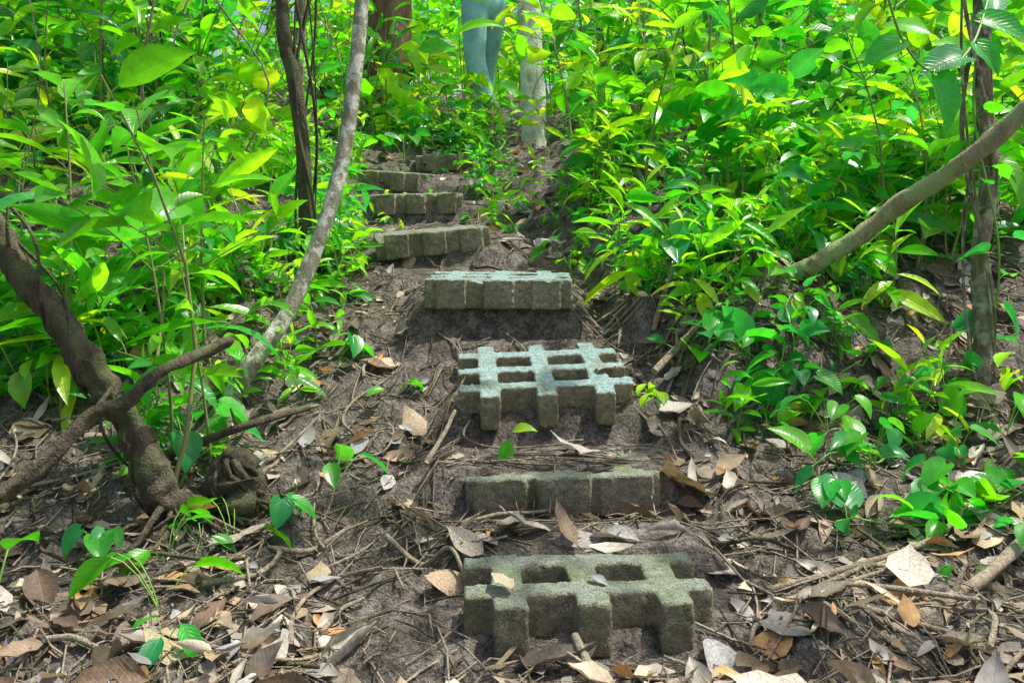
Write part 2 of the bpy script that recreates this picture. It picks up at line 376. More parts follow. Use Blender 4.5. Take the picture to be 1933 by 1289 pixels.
def mk_seedling(H,L,kind='heart',pal=DEEP,n=6,hi=True):
    mb=MB()
    for s in range(n):
        a=R.random()*6.28; h=H*R.uniform(.5,1); r=H*R.uniform(.3,.8)
        P=[np.array([math.cos(a)*r*t,math.sin(a)*r*t,-.02+(h+.02)*(1-(1-t)**1.7)]) for t in np.linspace(0,1,5)]
        tube(mb,P,.0016,4,mat=1)
        d=np.array([[math.cos(a+R.normal()*.4),math.sin(a+R.normal()*.4),R.uniform(-.6,.1)]])
        leaf_grid(mb,kind,P[-1][None],d,np.array([[0,0,1.]])+R.normal(size=(1,3))*.35,np.array([L*R.uniform(.7,1.25)]),np.array([.5]),np.array([R.uniform(.3,1)]),cols(1,pal),0,hi,wav=.012)
    return mb
GM=[M_leaf,M_stem]; GB=[M_leaf,M_stembr]
V_sap=[mk_sapling(h,l*1.12,kk,p).mesh('broadleaf_sapling',GB) for h,l,p,kk in
   [(.35,.10,GREEN,'broad'),(.45,.12,LIME,'broad'),(.5,.17,GREEN,'lance'),(.6,.14,DEEP,'broad'),(.7,.17,LIME,'lance'),(.8,.14,GREEN,'broad'),(.9,.19,GREEN,'lance'),(.55,.10,LIME,'broad'),(.4,.15,GREEN,'lance'),(.65,.19,LIME,'lance'),(.75,.12,GREEN,'broad'),(.6,.15,DEEP,'heart')]]
V_lan=[mk_lance(h,l,pal=p).mesh('narrow_leaf_plant',GM) for h,l,p in [(.22,.14,LIME),(.3,.17,GREEN),(.35,.19,LIME),(.42,.18,GREEN),(.5,.20,LIME),(.28,.13,GREEN),(.38,.15,DEEP),(.45,.16,GREEN)]]
V_see=[mk_seedling(h,l,k,p,n).mesh('seedling',GM) for h,l,k,p,n in [(.10,.07,'heart',DEEP,4),(.14,.08,'heart',DEEP,5),(.18,.08,'heart',GREEN,5),(.12,.09,'broad',GREEN,4),(.2,.11,'broad',LIME,6),(.16,.085,'heart',DEEP,6),(.10,.10,'broad',DEEP,3)]]
LAB={'sap':('broadleaf_sapling','leafy green broadleaf sapling growing from the slope','sapling','broadleaf saplings beside the trail'),
     'lan':('narrow_leaf_plant','bright green narrow-leaved plant growing in leaf litter','plant','narrow-leaved plants beside the trail'),
     'see':('seedling','low green seedling with glossy leaves on the soil','seedling','seedlings on the forest floor')}
VV={'sap':V_sap,'lan':V_lan,'see':V_see}
def plant(kind, vi, x, y, sc, label=None):
    nm,lb,ct,gr=LAB[kind]
    return add(nm,VV[kind][vi%len(VV[kind])],label or lb,ct,group=gr,loc=(x,y,float(G(x,y))),rot=(R.normal()*.1,R.normal()*.1,R.random()*6.28),scale=sc)
def clear(x,y):
    d=x-float(XC(y)); q=x/y
    if y<2.15: return True
    if x<-.45 and y<2.35: return True
    if y<3.5 and abs(d)<.36: return True
    if y<5.7 and -.25<d<.26: return True
    if y<5.4 and -.172<q<-.015: return True
    if y<2.75 and -.29<q<-.16: return True
    if y<3.0 and -.62+.12*(y-2.2)<x<.50+.22*ss(3.0,2.2,y): return True
    return False
placed={'sap':0,'lan':0,'see':0}
lim={'sap':200,'lan':270,'see':200}
cand=[]
while len(cand)<1350:
    y=2.15+ (R.random()**.9)*4.6; x=(R.random()*2-1)*(.60*y+.12)
    if clear(x,y): continue
    cand.append((y,x))
cand.sort()
for y,x in cand:
    r=R.random(); right=x>0
    if y<2.8 and right: kind='see' if r<.8 else 'lan'
    elif y<2.8: kind='see' if r<.3 else 'lan'
    elif not right and y<4.2: kind='see' if r<.15 else ('lan' if r<.84 else 'sap')
    elif y<3.3: kind='see' if r<.3 else ('lan' if r<.7 else 'sap')
    elif not right: kind='see' if r<.2 else ('lan' if r<.66 else 'sap')
    else: kind='see' if r<.2 else ('lan' if r<.52 else 'sap')
    dens=.32 if (right and y<2.9) else (.55 if y<3.2 else (.46 if x<-.7 and y<5 else .66))
    if vn(x*1.6+50,y*1.6,77)<(.40 if x<0 else .33): continue
    if R.random()>dens: continue
    if abs(x/y-.023)<.03 and y>4.3: continue
    if right and 2.5<y<3.02 and .22<x/y<.5 and kind!='see': continue
    near_path=abs(x-float(XC(y)))<.8
    sc=R.uniform(.6,1.4)
    if y<3.0: sc*=.8
    if y>4.8 and kind=='sap' and not near_path: sc*=1.35
    if kind=='sap' and near_path: sc*=.5
    if kind=='lan' and near_path: sc*=.75
    if placed[kind]>=lim[kind]: continue
    placed[kind]+=1
    plant(kind,int(R.integers(0,24)),x,y,sc)
for k in range(50):
    y=R.uniform(3.4,5.6); x=float(XC(y))+R.uniform(.27,.8)
    if abs(x/y-.023)<.02: continue
    plant(['lan','see','lan','see','sap'][k%5],int(R.integers(0,24)),x,y,R.uniform(.35,.65))
for k in range(28):
    y=R.uniform(3.2,5.6); x=-y*R.uniform(.180,.24); plant(['lan','see'][k%2],int(R.integers(0,24)),x,y,R.uniform(.35,.7))
for k in range(8): plant('see',int(R.integers(0,7)),float(XC(4.2+k*.2))+R.uniform(-.22,.22),4.2+k*.2,R.uniform(.3,.45))
for k in range(34): plant(['sap','lan','see'][k%3],int(R.integers(0,24)),R.uniform(-.8,-.02),R.uniform(5.8,6.3),R.uniform(.35,.65))
for k in range(22): plant(['see','see','lan'][k%3],int(R.integers(0,24)),R.uniform(.5,1.25),R.uniform(2.5,3.0),R.uniform(.45,.75))
for k in range(8): plant('lan',int(R.integers(0,24)),R.uniform(.5,1.25),R.uniform(3.08,3.3),R.uniform(.5,.85))
print(placed)

def hero(mb,name,x,y,label,cat,mats=GM,group=None,rz=None):
    return add(name,mb.mesh(name,mats),label,cat,loc=(x,y,float(G(x,y))),rot=(0,0,R.random()*6.28 if rz is None else rz),group=group)
G2=GREEN[:2]+DEEP[2:]
hero(mk_sapling(1.05,.19,'broad',G2,nb=2,t0=.66,nl=7),'broadleaf_sapling',-.84,2.2,'tall sapling with very large glossy pointed leaves','sapling',GB,LAB['sap'][3])
hero(mk_sapling(.95,.17,'lance',GREEN,nb=3,t0=.4),'broadleaf_sapling',-1.05,2.6,'tall slender sapling with lime green leaves','sapling',GB,LAB['sap'][3])
hero(mk_sapling(.8,.19,'lance',GREEN,nb=3,t0=.3),'broadleaf_sapling',-.90,2.45,'bushy sapling beside the leaning dark trunk','sapling',GB,LAB['sap'][3])
hero(mk_sapling(.75,.18,'lance',LIME,nb=3,t0=.35),'broadleaf_sapling',-.98,2.95,'slender sapling with narrow lime leaves by a pale trunk','sapling',GB,LAB['sap'][3])
hero(mk_sapling(.6,.18,'lance',GREEN,nb=3,t0=.35),'broadleaf_sapling',-.78,2.40,'arching sapling with long dark narrow leaves','sapling',GB,LAB['sap'][3])
hero(mk_sapling(1.0,.17,'broad',G2,nb=3,t0=.5),'broadleaf_sapling',-1.35,2.75,'tall sapling with broad dark green leaves','sapling',GB,LAB['sap'][3])
hero(mk_sapling(.9,.16,'broad',G2,nb=3,t0=.45),'broadleaf_sapling',1.25,3.25,'tall sapling with broad leaves near a bare branch','sapling',GB,LAB['sap'][3])
hero(mk_sapling(.8,.17,'heart',G2,nb=3,t0=.4),'broadleaf_sapling',.85,3.6,'sapling with large rounded leaves on the bank','sapling',GB,LAB['sap'][3])
hero(mk_sapling(.95,.16,'broad',LIME,nb=3,t0=.4),'broadleaf_sapling',1.6,3.4,'tall sapling with broad lime leaves','sapling',GB,LAB['sap'][3])
for x,y,v,s in [(-1.0,1.78,3,1.1),(-.70,1.84,3,1.0),(-.62,1.64,6,.7),(-.56,2.16,0,.9),(-.64,2.12,3,.9),(-.45,2.36,6,1.0),(-.36,2.78,3,.6),(.42,2.62,4,.5),(.95,1.92,6,.7),(-.9,2.02,0,.9),(-.76,2.02,3,.8),(-.70,2.08,6,.8),
                (.78,2.25,0,1.0),(.92,2.35,1,.9),(1.08,2.25,5,.8),(.88,2.55,2,.9),(1.2,2.5,1,.9),(.74,2.65,3,.8),(-.85,2.32,3,1.0),(1.4,2.62,2,1.0),(1.52,2.7,4,.9),(1.3,2.75,1,.9),(1.0,2.1,3,.7),(1.15,2.05,1,.7)]:
    plant('see',v,x,y,s)
for x,y,v,s in [(.74,3.1,5,.7),(.72,3.2,1,.8),(1.25,3.1,4,.8),(1.05,3.2,3,.8)]: plant('lan',v,x,y,s)
mbh=MB(); tube(mbh,[[0,0,-.01],[.004,0,.04],[.01,0,.07]],.0016,5,mat=1)
leaf_grid(mbh,'broad',np.array([[.0,0,.05],[.01,0,.07]]),np.array([[-.15,-.2,-.9],[.8,-.3,.5]]),np.array([[0,-1,.2],[0,-.5,1.]]),np.array([.075,.07]),np.array([.5,.5]),np.array([.2,1.1]),cols(2,LIME),0)
hero(mbh,'seedling',-.01,2.38,'tiny two-leaved shoot sprouting below a paver','seedling',rz=0,group=LAB['see'][3])

def bush_leaves(mb, C, Hh, n, L, pal, kinds=('broad','lance')):
    for kd in kinds:
        M=len(C); k=n//len(kinds); idx=np.repeat(np.arange(M),k); N=len(idx)
        bx=C[idx,0]; by=C[idx,1]; h=Hh[idx]*R.uniform(.15,1.05,N); az=R.random(N)*6.283; rad=Hh[idx]*R.uniform(.03,.26,N)
        x=bx+np.cos(az)*rad; y=by+np.sin(az)*rad; z=G(bx,by)+h
        pi_=R.normal(0.05,.4,N); d=np.stack([np.cos(az)*np.cos(pi_),np.sin(az)*np.cos(pi_),np.sin(pi_)],-1)
        nn=np.array([0,0,1.])+R.normal(size=(N,3))*.6
        cc=cols(len(C),pal,.3)[idx]*(1+.25*R.normal(size=(N,1))); cc=np.clip(cc,.01,.78)
        leaf_grid(mb,kd,np.stack([x,y,z],-1),d,nn,L*R.uniform(.5,1.5,N),R.uniform(.2,.9,N),R.uniform(.2,1.2,N),cc,0,False)
    for (x,y),h in zip(C,Hh):
        z=float(G(x,y)); tube(mb,[[x,y,z-.02],[x+R.normal()*.05,y,z+h*.5],[x+R.normal()*.1,y,z+h]],[.006,.005,.003],4,mat=1)
def scatter(n,y0,y1,hw,ex=None):
    out=[]
    while len(out)<n:
        y=R.uniform(y0,y1); x=R.uniform(-1,1)*(hw*y+.5)
        if ex and ex(x,y): continue
        if vn(x*.8,y*.8,55)<.32: continue
        out.append((x,y))
    return np.array(out)
mb=MB(); C=scatter(250,4.8,9.5,.6,lambda x,y:(y<5.9 and (abs(x-float(XC(y)))<.42 or -.178<x/y<0)) or (-.07<x/y<.075 and y<6.8)); bush_leaves(mb,C,R.uniform(.25,1.2,len(C)),18,.16,GREEN+LIME+DEEP)
add('undergrowth',mb.mesh('undergrowth',GB),'dense bright green undergrowth covering the upper slope','undergrowth',kind='stuff')
mb=MB(); C=scatter(145,8.0,14,.62,lambda x,y: y<9 and abs(x)<.8); bush_leaves(mb,C,R.uniform(.8,3.0,len(C)),36,.24,GREEN+LIME+LIME)
add('thicket',mb.mesh('thicket',GB),'tangled sunlit thicket of shrubs and saplings','thicket',kind='stuff')
mb=MB(); C=scatter(105,15,28,.65); bush_leaves(mb,C,R.uniform(2,5.5,len(C)),32,.5,GREEN+LIME+LIME)
add('forest',mb.mesh('forest',GB),'distant forest foliage on the hillside','forest',kind='stuff')

# ------------------------------------------------------------------ trees
def tree(pts, rad, bark, label, crown_c=None, crown_r=1.5, ncl=8, nl=30, rough=.12, limbs=True, group=None, L=.17, extra=None):
    base=np.array(pts[0],float)
    e=bpy.data.objects.new('tree',None); link(e); e.location=base; e["label"]=label; e["category"]='tree'
    if group: e["group"]=group
    mb=MB(); P=crom([np.array(p)-base for p in pts],10); r=np.interp(np.linspace(0,1,len(P)),np.linspace(0,1,len(rad)),rad)
    r=r*(1+.4*np.exp(-np.arange(len(r))/3.0))
    tube(mb,P,r,18,mat=0,rough=rough,seed=R.integers(0,99))
    if extra: extra(mb,base)
    cm=MB()
    if crown_c is not None:
        cc=np.array(crown_c)-base
        for i in range(ncl):
            u=R.normal(size=3); u/=np.linalg.norm(u); q=cc+u*crown_r*R.uniform(.3,1)*np.array([1,1,.4])
            if limbs:
                s=P[int(len(P)*R.uniform(.72,.98))]; tube(mb,crom([s,(s+q)/2+R.normal(size=3)*.15,q],4),np.linspace(rad[-1]*.6,.008,9),6,mat=0)
            N=nl; pp=q+R.normal(size=(N,3))*crown_r*.17; d=R.normal(size=(N,3)); d[:,2]*=.5; nn=np.array([0,0,1.])+R.normal(size=(N,3))*.5
            leaf_grid(cm,'broad',pp,d,nn,L*R.uniform(.6,1.3,N),R.uniform(.2,.8,N),R.uniform(.2,1.,N),cols(N,GREEN+DEEP,.3),0,False)
    add('trunk',mb.mesh('trunk',[bark,bark]),parent=e)
    if crown_c is not None: add('crown',cm.mesh('crown',[M_leaf]),parent=e)
    return e
def roots(mb,base):
    for k in range(14):
        a=R.uniform(-3.5,.6); l=R.uniform(.12,.5); x0,y0=base[0],base[1]; P=[]; h0=R.uniform(.0,.05); wv=R.normal()*2.0
        for t in np.linspace(0,1,9):
            x=math.cos(a+wv*t)*l*t; y=math.sin(a+wv*t)*l*t
            P.append([x,y,float(G(x0+x,y0+y))-base[2]+h0*(1-t)**2+.02*math.sin(t*9+k)-.006*t])
        tube(mb,P,np.linspace(R.uniform(.003,.010),.002,9),7,mat=0,rough=.3,seed=k)
    for k in range(3):
        ph=k*2.1; P=[np.array([-.14*t*3.2*.9,0,t*.78])+np.array([math.cos(t*12+ph)*.033,math.sin(t*12+ph)*.033,.05]) for t in np.linspace(0,1,30)]
        tube(mb,P,.004,6,mat=0,rough=.2)
tree([(-.79,2.15,.03),(-.80,2.15,.15),(-.842,2.15,.237),(-.90,2.15,.36),(-.96,2.15,.44),(-1.02,2.15,.54),(-1.12,2.15,.667),(-1.20,2.15,.79),(-1.36,2.2,1.02),(-1.6,2.4,1.7),(-1.8,2.7,2.8),(-1.7,3.1,4.2)],
     [.042,.037,.034,.031,.028,.025],M_barkdark,'dark leaning trunk with a tangle of exposed roots',(-1.2,4.2,5.2),1.5,rough=.35,extra=roots)
mb=MB(); tube(mb,crom([(0,0,-.06),(.01,0,.02),(-.01,.01,.09),(.01,.01,.15)],6),[.075]*6+[.08]*6+[.06]*5+[.045,.025],20,mat=0,rough=.4,seed=5)
for k in range(12):
    a=R.uniform(0,6.28); P=[np.array([math.cos(a+t*2.2)*(.04+.055*t),math.sin(a+t*2.2)*(.04+.05*t),.13*(1-t)+.01*math.sin(t*8+k)]) for t in np.linspace(0,1,9)]
    tube(mb,P,np.linspace(.008,.004,9),7,mat=0,rough=.3,seed=k)
add('tree_stump',mb.mesh('tree_stump',[M_barkdark]),'gnarled dark stump of knotted roots beside a trunk','tree stump',loc=(-.67,2.26,float(G(-.67,2.26))))
tree([(-.87,2.70,.24),(-.83,2.74,.33),(-.768,2.75,.43),(-.70,2.8,.537),(-.64,2.85,.68),(-.577,2.9,.88),(-.527,2.95,1.137),(-.488,3.0,1.575),(-.45,3.1,2.4),(-.3,3.3,4.0),(.1,3.3,5.3)],
     [.028,.026,.025,.024,.023,.02],M_barkpale,'slender curving trunk mottled with pale lichen',(.3,4.3,6.0),1.2,5,22,.07)
def vines(mb,base):
    for k in range(5):
        ph=k*1.7; fq=6+k*1.9; P=[[math.sin(t*fq+ph)*.042-.02*t,math.cos(t*fq+ph)*.042,t*2.6] for t in np.linspace(0,1,60)]
        tube(mb,P,.003+.001*k,6,mat=0,rough=.2)
tree([(-.80,3.6,.62),(-.80,3.6,.8),(-.815,3.6,1.12),(-.85,3.6,1.43),(-.90,3.6,1.74),(-.95,3.7,3.0),(-.9,4.0,4.5)],[.03,.028,.026,.022],M_barkdark,'dark thin trunk wrapped with climbing stems',(-.6,4.8,5.8),1.3,5,26,.15,extra=vines)
tree([(-1.0,7.5,1.75),(-1.0,7.5,2.1),(-.99,7.5,3.0),(-1.0,7.6,5.0),(-.9,7.7,7.5)],[.19,.18,.17,.14],M_barkbrown,'thick brown tree trunk rising from the undergrowth',(-.8,7.6,8.5),2.4,10,45,.08,L=.2)
tree([(.15,6.0,1.30),(.14,6.0,1.6),(.12,6.0,2.2),(.08,6.05,3.2),(.2,6.2,5.5)],[.085,.078,.07,.05],M_barkgray,'pale sunlit tree trunk rising from low plants',(-.6,7.8,7.0),1.2,6,30,.12)
tree([(1.42,2.8,.25),(1.43,2.8,.5),(1.42,2.8,.75),(1.45,2.8,1.0),(1.44,2.82,1.5),(1.5,2.8,2.8),(1.8,2.6,4.4),(2.1,2.4,5.4)],[.026,.024,.023,.022],M_mottle,'rough mottled trunk wrapped by thin vines',(2.35,1.9,6.0),1.5,7,25,.25,extra=vines,L=.2)  # crown is out of view, placed and thinned to dapple the lower steps
tree([(3.4,7.5,2.0),(3.4,7.5,3.0),(3.3,7.6,5.0),(3.1,7.6,7.2)],[.08,.07,.05],M_barkdark,'slim dark tree standing in the thicket',(3.0,7.6,8.0),2.0,7,36,.1)
tree([(-3.2,5.6,1.3),(-3.2,5.6,3.0),(-3.1,5.8,5.0),(-2.9,6,6.5)],[.06,.05,.04],M_barkdark,'dark slim tree standing in the undergrowth',(-2.2,6.4,7.3),1.8,6,36,.1)
for k,(x,y,bk) in enumerate([(-2.1,6.2,0),(-1.7,7.0,1),(-2.9,7.4,0),(.75,7.2,0),(1.25,6.4,1),(2.0,7.0,0),(2.6,6.0,1),(1.7,8.2,0),(-.35,8.3,1),(3.3,6.4,0),(-1.3,5.6,1)]):
    z=float(G(x,y))-.05; l1,l2=R.normal(size=2)*.15
    tree([(x,y,z),(x+l1*.5,y,z+.7),(x+l1,y,z+1.5),(x+l1+l2,y+.1,z+3.0),(x+l1+2*l2,y+.2,z+4.4)],[R.uniform(.018,.035),.02,.012],[M_barkdark,M_mottle][bk],'slender young tree stem rising through the undergrowth',(x+l1+2*l2,y+.3,z+4.8),.8,4,20,.15,group='slender young trees in the undergrowth',L=.14)
protos=[]
for k in range(3):
    bx,by=[(-4.6,12.5),(2.6,13),(5.4,14)][k]; z=float(G(bx,by))-.1
    protos.append(tree([(bx,by,z),(bx+.05,by,z+1.5),(bx+R.normal()*.2,by,z+3.5),(bx+R.normal()*.4,by,z+6)],[.09,.08,.06],[M_barkdark,M_barkbrown,M_barkdark][k],'slim forest tree with a leafy crown on the hillside',(bx,by,z+6.5),1.8,8,36,.08,group='slim trees on the hillside',L=.3))
for k in range(11):
    p=protos[k%3]; y=R.uniform(10.5,26); x=R.uniform(-1,1)*(.6*y+1)
    c=p.copy(); link(c); c.location=(x,y,float(G(x,y))-.1); c.rotation_euler=(0,0,R.random()*6.28); s=R.uniform(.7,1.3); c.scale=(s,s,s)
    for ch in list(p.children):
        q=ch.copy(); link(q); q.parent=c

# ------------------------------------------------------------------ branches and sticks
def stick(name,pts,r,label,mat=M_wood,cat='stick',group=None,rough=.12):
    mb=MB(); b=np.array(pts[0],float); P=crom([np.array(p)-b for p in pts],8)
    tube(mb,P,np.linspace(r[0],r[1],len(P)),12,mat=0,rough=rough,seed=R.integers(0,99))
    i=len(P)//2; d=R.normal(size=3); d[2]=abs(d[2]); d/=np.linalg.norm(d)
    tube(mb,[P[i],P[i]+d*r[0]*2.5,P[i]+d*r[0]*4.5],[r[1]*.6,r[1]*.5,r[1]*.3],6,mat=0)
    return add(name,mb.mesh(name,[mat]),label,cat,loc=b,group=group)
stick('leaning_branch',[(.82,3.06,.60),(.90,3.0,.675),(.96,2.96,.71),(1.02,2.93,.75),(1.09,2.9,.80),(1.19,2.83,.90),(1.286,2.75,.975),(1.36,2.67,1.05),(1.445,2.6,1.148),(1.75,2.4,1.5),(2.2,2.2,2.0)],(.029,.026),'thick bare branch leaning diagonally out of the bank',M_branch,'branch',rough=.2)
stick('fallen_branch',[(-1.25,1.75,.03),(-1.12,1.85,.20),(-1.02,1.92,.27),(-.926,2.03,.385),(-.86,2.06,.41),(-.80,2.1,.475),(-.72,2.35,.52)],(.021,.013),'broken grey-brown branch propped against the leaning trunk',M_barkdark,'branch',rough=.45)
stick('fallen_branch',[(-.95,2.45,.2),(-.7,2.35,.30),(-.55,2.5,.33)],(.013,.009),'broken dead branch lying among saplings',M_barkdark,'branch')
GS='fallen sticks on the trail'
stick('fallen_stick',[(.66,1.66,.035),(.8,1.78,.05),(.965,1.9,.07),(1.2,2.1,.12)],(.017,.012),'thick bark-covered stick lying on leaf litter',M_wood,group=GS,rough=.2)
stick('fallen_stick',[(.50,1.86,.06),(.72,1.93,.09),(.95,2.05,.12),(1.2,2.3,.2)],(.007,.005),'long thin fallen branch lying on leaf litter',M_wood,group=GS,rough=.2)
stick('fallen_stick',[(.14,1.50,.02),(.13,1.56,.04),(.11,1.62,.07)],(.010,.008),'short stick propped against the paver front',M_wood,group=GS)
stick('fallen_stick',[(-.22,2.35,.21),(-.18,2.42,.27),(-.155,2.5,.32)],(.007,.005),'pale thin stick standing on the bare soil',M_wood,group=GS)
stick('fallen_stick',[(.42,2.72,.40),(.5,2.8,.46),(.58,2.85,.53)],(.012,.009),'cut stick poking out of the soil bank',M_wood,group=GS)
stick('fallen_stick',[(.46,3.0,.50),(.5,3.02,.62),(.54,3.05,.72)],(.010,.006),'bent root stub standing in the bank',M_wood,group=GS)
for k in range(190):
    y=R.uniform(1.42,3.7); x=R.uniform(-.6,.6)*y
    if k<40: x=R.uniform(.35,.85); y=R.uniform(2.6,3.4)
    if abs(x-float(XC(y)))<.27 and y<3.2 and R.random()<.8: x+=.5*np.sign(x-.1+1e-3)
    a=R.normal()*.7+(0 if R.random()<.6 else 1.3); l=R.uniform(.06,.35); P=[]
    cv=R.normal()*.25
    for t in (-.5,-.17,.17,.5):
        px=x+math.cos(a)*l*t+cv*l*math.cos(t*3); py=y+math.sin(a)*l*t; P.append((px,py,float(G(px,py))+.012+R.random()*.008))
    r=R.uniform(.002,.007); stick('fallen_stick',P,(r,r*.6),'thin dry brown stick lying in leaf litter',M_wood if R.random()<.7 else M_barkdark,group=GS)
GV='thin lianas hanging between trees'
for k in range(30):
    y=R.uniform(3.4,8); x=-R.uniform(.2,.55)*y if k<12 else R.uniform(-.1,.55)*y
    if k>=12: y=max(y,4.6+R.random()); x=R.uniform(.02,.55)*y if k<22 else R.uniform(-.5,.0)*y
    if abs(x-float(XC(y)))<.45 and y<6: x+=.9
    z=float(G(x,y)); P=[(x+R.normal()*.14,y+R.normal()*.05,z-.02+h) for h in (0,.3,.7,1.2,1.8,2.6)]
    mb=MB(); b=np.array(P[0]); tube(mb,crom([np.array(p)-b for p in P],6),R.uniform(.0025,.007),6,mat=0,rough=.1)
    add('hanging_vine',mb.mesh('hanging_vine',[[M_wood,M_barkdark,M_mottle][k%3]]),'thin woody liana hanging down to the soil','vine',loc=b,group=GV)
mb=MB(); b=np.array([1.46,2.85,1.5]); P=crom([np.array(p)-b for p in [(1.46,2.82,1.55),(1.25,2.4,1.45),(1.05,2.1,1.22),(.93,2.02,1.14),(.85,2.0,1.2),(.80,2.0,1.35)]],6)
tube(mb,P,.003,5,mat=1)
bases=np.array([(1.0,2.05,1.18),(.84,2.0,1.20),(.93,2.02,1.13),(1.12,2.2,1.3),(1.2,2.3,1.38),(.81,2.0,1.3),(1.06,2.1,1.22)])-b
dr=np.array([(-.6,-.3,-.15),(-.7,-.2,-.3),(.25,-.3,-.9),(.8,-.4,-.3),(-.3,-.6,-.5),(.6,-.3,.4),(.5,-.5,-.8)])
leaf_grid(mb,'heart',bases,dr,np.array([(0,-.7,1)]*7)+R.normal(size=(7,3))*.2,np.array([.13,.10,.13,.13,.1,.09,.09]),np.full(7,.5),np.full(7,.6),cols(7,DEEP),0,W=.8)
add('climbing_vine',mb.mesh('climbing_vine',GM),'climbing vine with broad glossy heart-shaped leaves','vine',loc=b)
mb=MB(); P=[np.array([math.sin(t*8)*.035,math.cos(t*8)*.035-.01,t*1.3]) for t in np.linspace(0,1,30)]
tube(mb,P,.0035,5,mat=1); stalk_leaves(mb,P,18,.09,'heart',.05,pal=DEEP+GREEN,pet=.04)
add('climbing_vine',mb.mesh('climbing_vine',GM),'leafy vine twining up the dark trunk','vine',loc=(1.43,2.79,.38))
for k,(x0,y0,x1,y1) in enumerate([(.75,2.3,1.25,2.6),(.6,2.6,1.1,2.75),(1.0,2.15,1.5,2.4),(.5,2.85,.95,2.75),(.62,2.72,1.0,2.9),(.8,2.1,1.2,2.2)]):
    mb=MB(); P=[]
    for t in np.linspace(0,1,16):
        x=x0+(x1-x0)*t+.05*math.sin(t*9+k); y=y0+(y1-y0)*t+.04*math.cos(t*7); P.append(np.array([x-x0,y-y0,float(G(x,y)-G(x0,y0))+.025+.015*math.sin(t*11)]))
    tube(mb,P,.0022,5,mat=1); stalk_leaves(mb,P,14,.08,'heart',.02,pal=DEEP+GREEN,pet=.05,pitch=(.5,.5))
    add('creeping_vine',mb.mesh('creeping_vine',GM),'creeping vine with small heart-shaped leaves on litter','vine',loc=(x0,y0,float(G(x0,y0))))

# ------------------------------------------------------------------ dead leaves
DEADP=[(.40,.35,.28),(.36,.27,.17),(.22,.155,.095),(.45,.42,.36),(.52,.32,.12),(.14,.105,.07),(.33,.27,.19),(.38,.38,.36),(.50,.42,.29),(.62,.57,.45),(.18,.145,.11),(.31,.295,.26),(.44,.35,.21)]
V_dead=[]
for k in range(32):
    mb=MB(); kd=['broad','broad','lance','broad'][k%4]
    a=np.array([R.choice([.15,.4,.8,1.4,2.4,-.4],p=[.25,.25,.2,.12,.08,.10])]); bb=np.array([R.uniform(-.9,.9)])
    c=np.array([DEADP[k%len(DEADP)]])
    leaf_grid(mb,kd,np.array([[0,-.5,0.]]),np.array([[0,1,0.]]),np.array([[0,0,1.]]),np.array([1.]),a,bb,c,0,True,wav=.042,W=R.uniform(.75,1.2),jag=.28 if k%4==0 else .08)
    tube(mb,[[0,-.5,0],[.01,-.6,.01],[.03,-.68,.0]],.009,5,col=c[0]*.6,mat=0)
    me=mb.mesh('dead_leaf',[M_dead]); V_dead.append((me,kd))
def on_paver(x,y):
    for px,py,pz,p,r,yw,*_ in PAV:
        if abs(x-px)<.245 and -.02<y-py<.47 and not (abs(py-2.235)<.01 and y>2.27) and not (py<1.7 and y>1.92): return pz+math.tan(math.radians(p))*(y-py)
    return None
LBD=['dry brown fallen leaf lying on the trail','curled tan fallen leaf resting on leaf litter']
cnt=0
while cnt<272:
    y=1.42+R.random()**1.2*1.8; x=R.uniform(-.6,.6)*y
    op=on_paver(x,y)
    if op is not None and R.random()<.96: continue
    if y>2.2 and abs(x-float(XC(y)))<.3 and R.random()<.5: continue
    z=float(G(x,y)) if op is None else op
    n=(GN(x,y,.05) if op is None else Vector((0,0,1)))+Vector(R.normal(size=3)*.12); n.normalize()
    q=n.to_track_quat('Z','Y')@Matrix.Rotation(R.random()*6.28,3,'Z').to_quaternion()
    s=R.uniform(.04,.085) if R.random()<.66 else R.uniform(.085,.165)
    me,kd=V_dead[R.integers(0,32)]
    o=add('dead_leaf',me,LBD[0] if kd=='broad' else LBD[1],'leaf',group='fallen leaves on the trail',loc=(x,y,z+.010+s*.03)); o.rotation_euler=q.to_euler(); o.scale=(s*R.uniform(.8,1.2),s,s*.9); cnt+=1
for x,y,s,a,v,lb in [(-.30,1.66,.21,-.4,3,'large pale grey fallen leaf lying flat on soil'),(.42,2.28,.20,2.3,12,'long curled tan leaf beside a buried paver'),(.29,2.16,.12,1.4,5,'dark crumpled leaf against the paver'),(.28,2.72,.12,-.5,1,'curled orange-tan leaf beside the tilted paver'),(-.5,2.6,.15,1.3,7,'large pale grey fallen leaf lying on soil'),(-.02,1.72,.08,.5,8,'pale torn leaf on the corner of a paver'),(.02,1.98,.14,1.9,0,'long dry leaf covering the rear of a paver'),(.2,1.97,.15,1.2,7,'long grey leaf covering the rear of a paver'),(.33,1.97,.12,2.2,3,'grey leaf over the corner of a paver'),(.11,1.96,.13,.4,2,'brown leaf over the rear of a paver'),(-.08,1.95,.12,1.0,11,'grey-brown leaf over the corner of a paver')]:
    op=on_paver(x,y); z=float(G(x,y)) if op is None else max(op,float(G(x,y)))
    add('dead_leaf',V_dead[v][0],lb,'leaf',group='fallen leaves on the trail',loc=(x,y,z+.02),rot=(.2,R.normal()*.1,a),scale=s)
N=14500; yy=1.15+R.random(N)**1.3*8; xx=R.uniform(-1,1,N)*(.62*yy+.2)
d=np.abs(xx-XC(yy)); keep=(d>.30)|(R.random(N)<.34)
